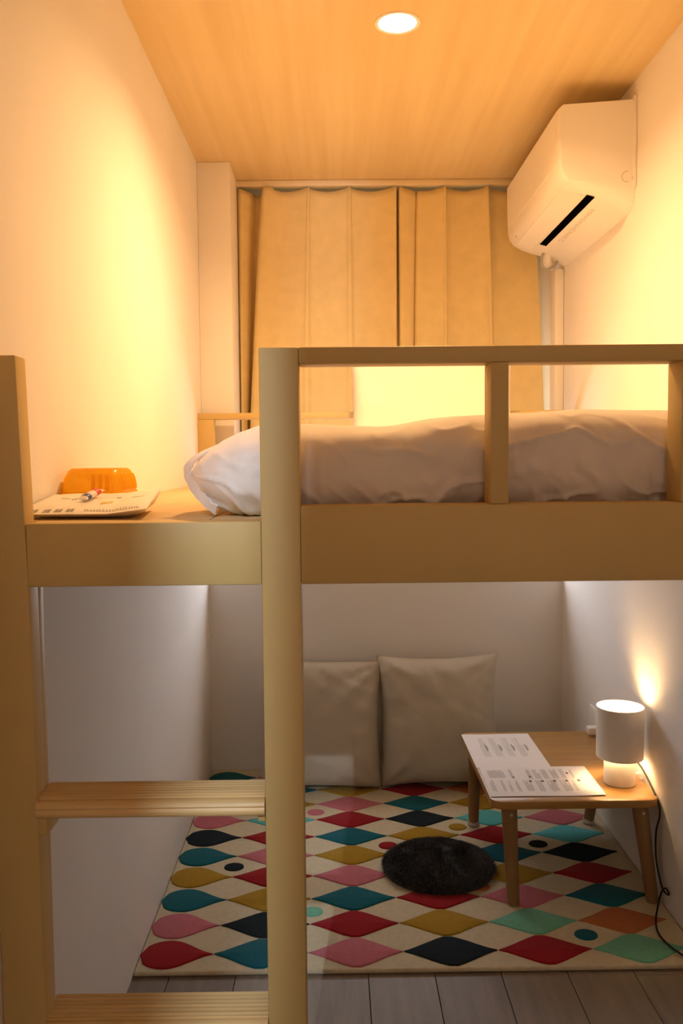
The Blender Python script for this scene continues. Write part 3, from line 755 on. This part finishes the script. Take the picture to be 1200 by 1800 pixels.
rr = random.Random(21); mk = []
for i, u0 in enumerate((.10, .20, .29, .38)):            # four squarish characters, too soft to read
    for q in range(3): mk.append((u0, u0+.062, .035+.03*q, .045+.03*q))
    for q in range(2): mk.append((u0+.012+.03*q, u0+.020+.03*q, .03, .11))
u0 = .52
while u0 < .93:
    L = rr.uniform(.010, .022); mk.append((u0, u0+.006, .045, .10)); mk.append((u0, u0+L, .045, .055)); u0 += L+.007
bag_marks('printed_text', mk, M_GREY)
mk = [(.30+.02*i, .312+.02*i, .50+.01*i, .54+.01*i) for i in range(6)] + [(.18+.02*i, .19+.02*i, .62, .65) for i in range(4)] + [(.80+.018*i, .81+.018*i, .56, .60) for i in range(6)] + [(.66, .70, .60, .64)]
bag_marks('printed_text', mk, M_GREY)
bag_marks('yellow_mark', [(.58, .68, .33, .40)], M_YEL)
# small snack stick on the bag
ca = empty('candy_sachet', (-.385, 1.385, DECK+.026), 'small white, red and blue sachet lying on the mailer bag', 'sachet')
def stick(name, a, b, r, m, s0, s1, parent):
    A, B = Vector(a), Vector(b); v, f = [], []; seg = 12; n = 8
    t = (B-A).normalized(); sx = Vector((0, 0, 1)).cross(t).normalized(); up = t.cross(sx)
    for i in range(n+1):
        h = s0+(s1-s0)*i/n; p = A.lerp(B, h); k_ = min(1, 6*min(h, 1-h)+.12)
        for k in range(seg): q = 2*pi*k/seg; v.append(p+sx*cos(q)*r*(1.25 if k_ < .6 else 1)+up*sin(q)*r*k_*.75)
    for i in range(n):
        for k in range(seg): f.append((i*seg+k, i*seg+(k+1) % seg, (i+1)*seg+(k+1) % seg, (i+1)*seg+k))
    f.append(tuple(range(seg))); f.append(tuple(n*seg+k for k in range(seg)))
    return pyobj(name, v, f, m, parent, smooth=True, auto=60)
A, B = (-.378, 1.305, DECK+.0245), (-.366, 1.360, DECK+.036)
stick('wrapper', A, B, .0070, M_PAPER, 0, 1, ca)
stick('blue_band', A, B, .0073, M_BLUE, .12, .30, ca); stick('red_band', A, B, .0073, M_RED, .62, .86, ca)
# orange tub by the wall
tub = empty('orange_box', (-.402, 1.60, DECK), 'translucent orange plastic box with cream base by the left wall', 'box')
def loft_sections(name, secs, m, parent, auto=30):
    n = len(secs[0][1]); v = [(p[0], p[1], z) for z, s in secs for p in s]; f = []
    for k in range(len(secs)-1):
        for i in range(n): j = (i+1) % n; f.append((k*n+i, k*n+j, (k+1)*n+j, (k+1)*n+i))
    f.append(tuple(range(n))); f.append(tuple((len(secs)-1)*n+i for i in range(n)))
    return pyobj(name, v, f, m, parent, smooth=True, auto=auto)
def octa(s, ch=.30, W=.0525, D=.066, cx=-.4055, cy=1.513):
    w_, d_ = W*s, D*s; a = ch*w_
    return [(cx-w_+a, cy-d_), (cx+w_-a, cy-d_), (cx+w_, cy-d_+a), (cx+w_, cy+d_-a), (cx+w_-a, cy+d_), (cx-w_+a, cy+d_), (cx-w_, cy+d_-a), (cx-w_, cy-d_+a)]
loft_sections('cream_base', [(DECK+.0005, octa(.93)), (DECK+.024, octa(.95))], M_CREAM, tub)
lid = loft_sections('orange_lid', [(DECK+.0242, octa(1.0)), (DECK+.029, octa(1.0)), (DECK+.030, octa(.965)), (DECK+.052, octa(.93)), (DECK+.066, octa(.80)), (DECK+.069, octa(.72))], M_ORANGE, tub)
for i in range(4):                                         # moulded ribs on the side and front of the lid
    xx = -.402 + .0115*i
    tube('rib', [(xx, 1.4495, DECK+.033), (xx+.001, 1.4515, DECK+.047), (xx+.0, 1.457, DECK+.059)], .0032, M_ORANGE, lid, sub=3, seg=8)
for i in range(5):
    yy = 1.472+.020*i
    tube('rib', [(-.3548, yy, DECK+.033), (-.3563, yy, DECK+.047), (-.3608, yy, DECK+.059)], .0034, M_ORANGE, lid, sub=3, seg=8)
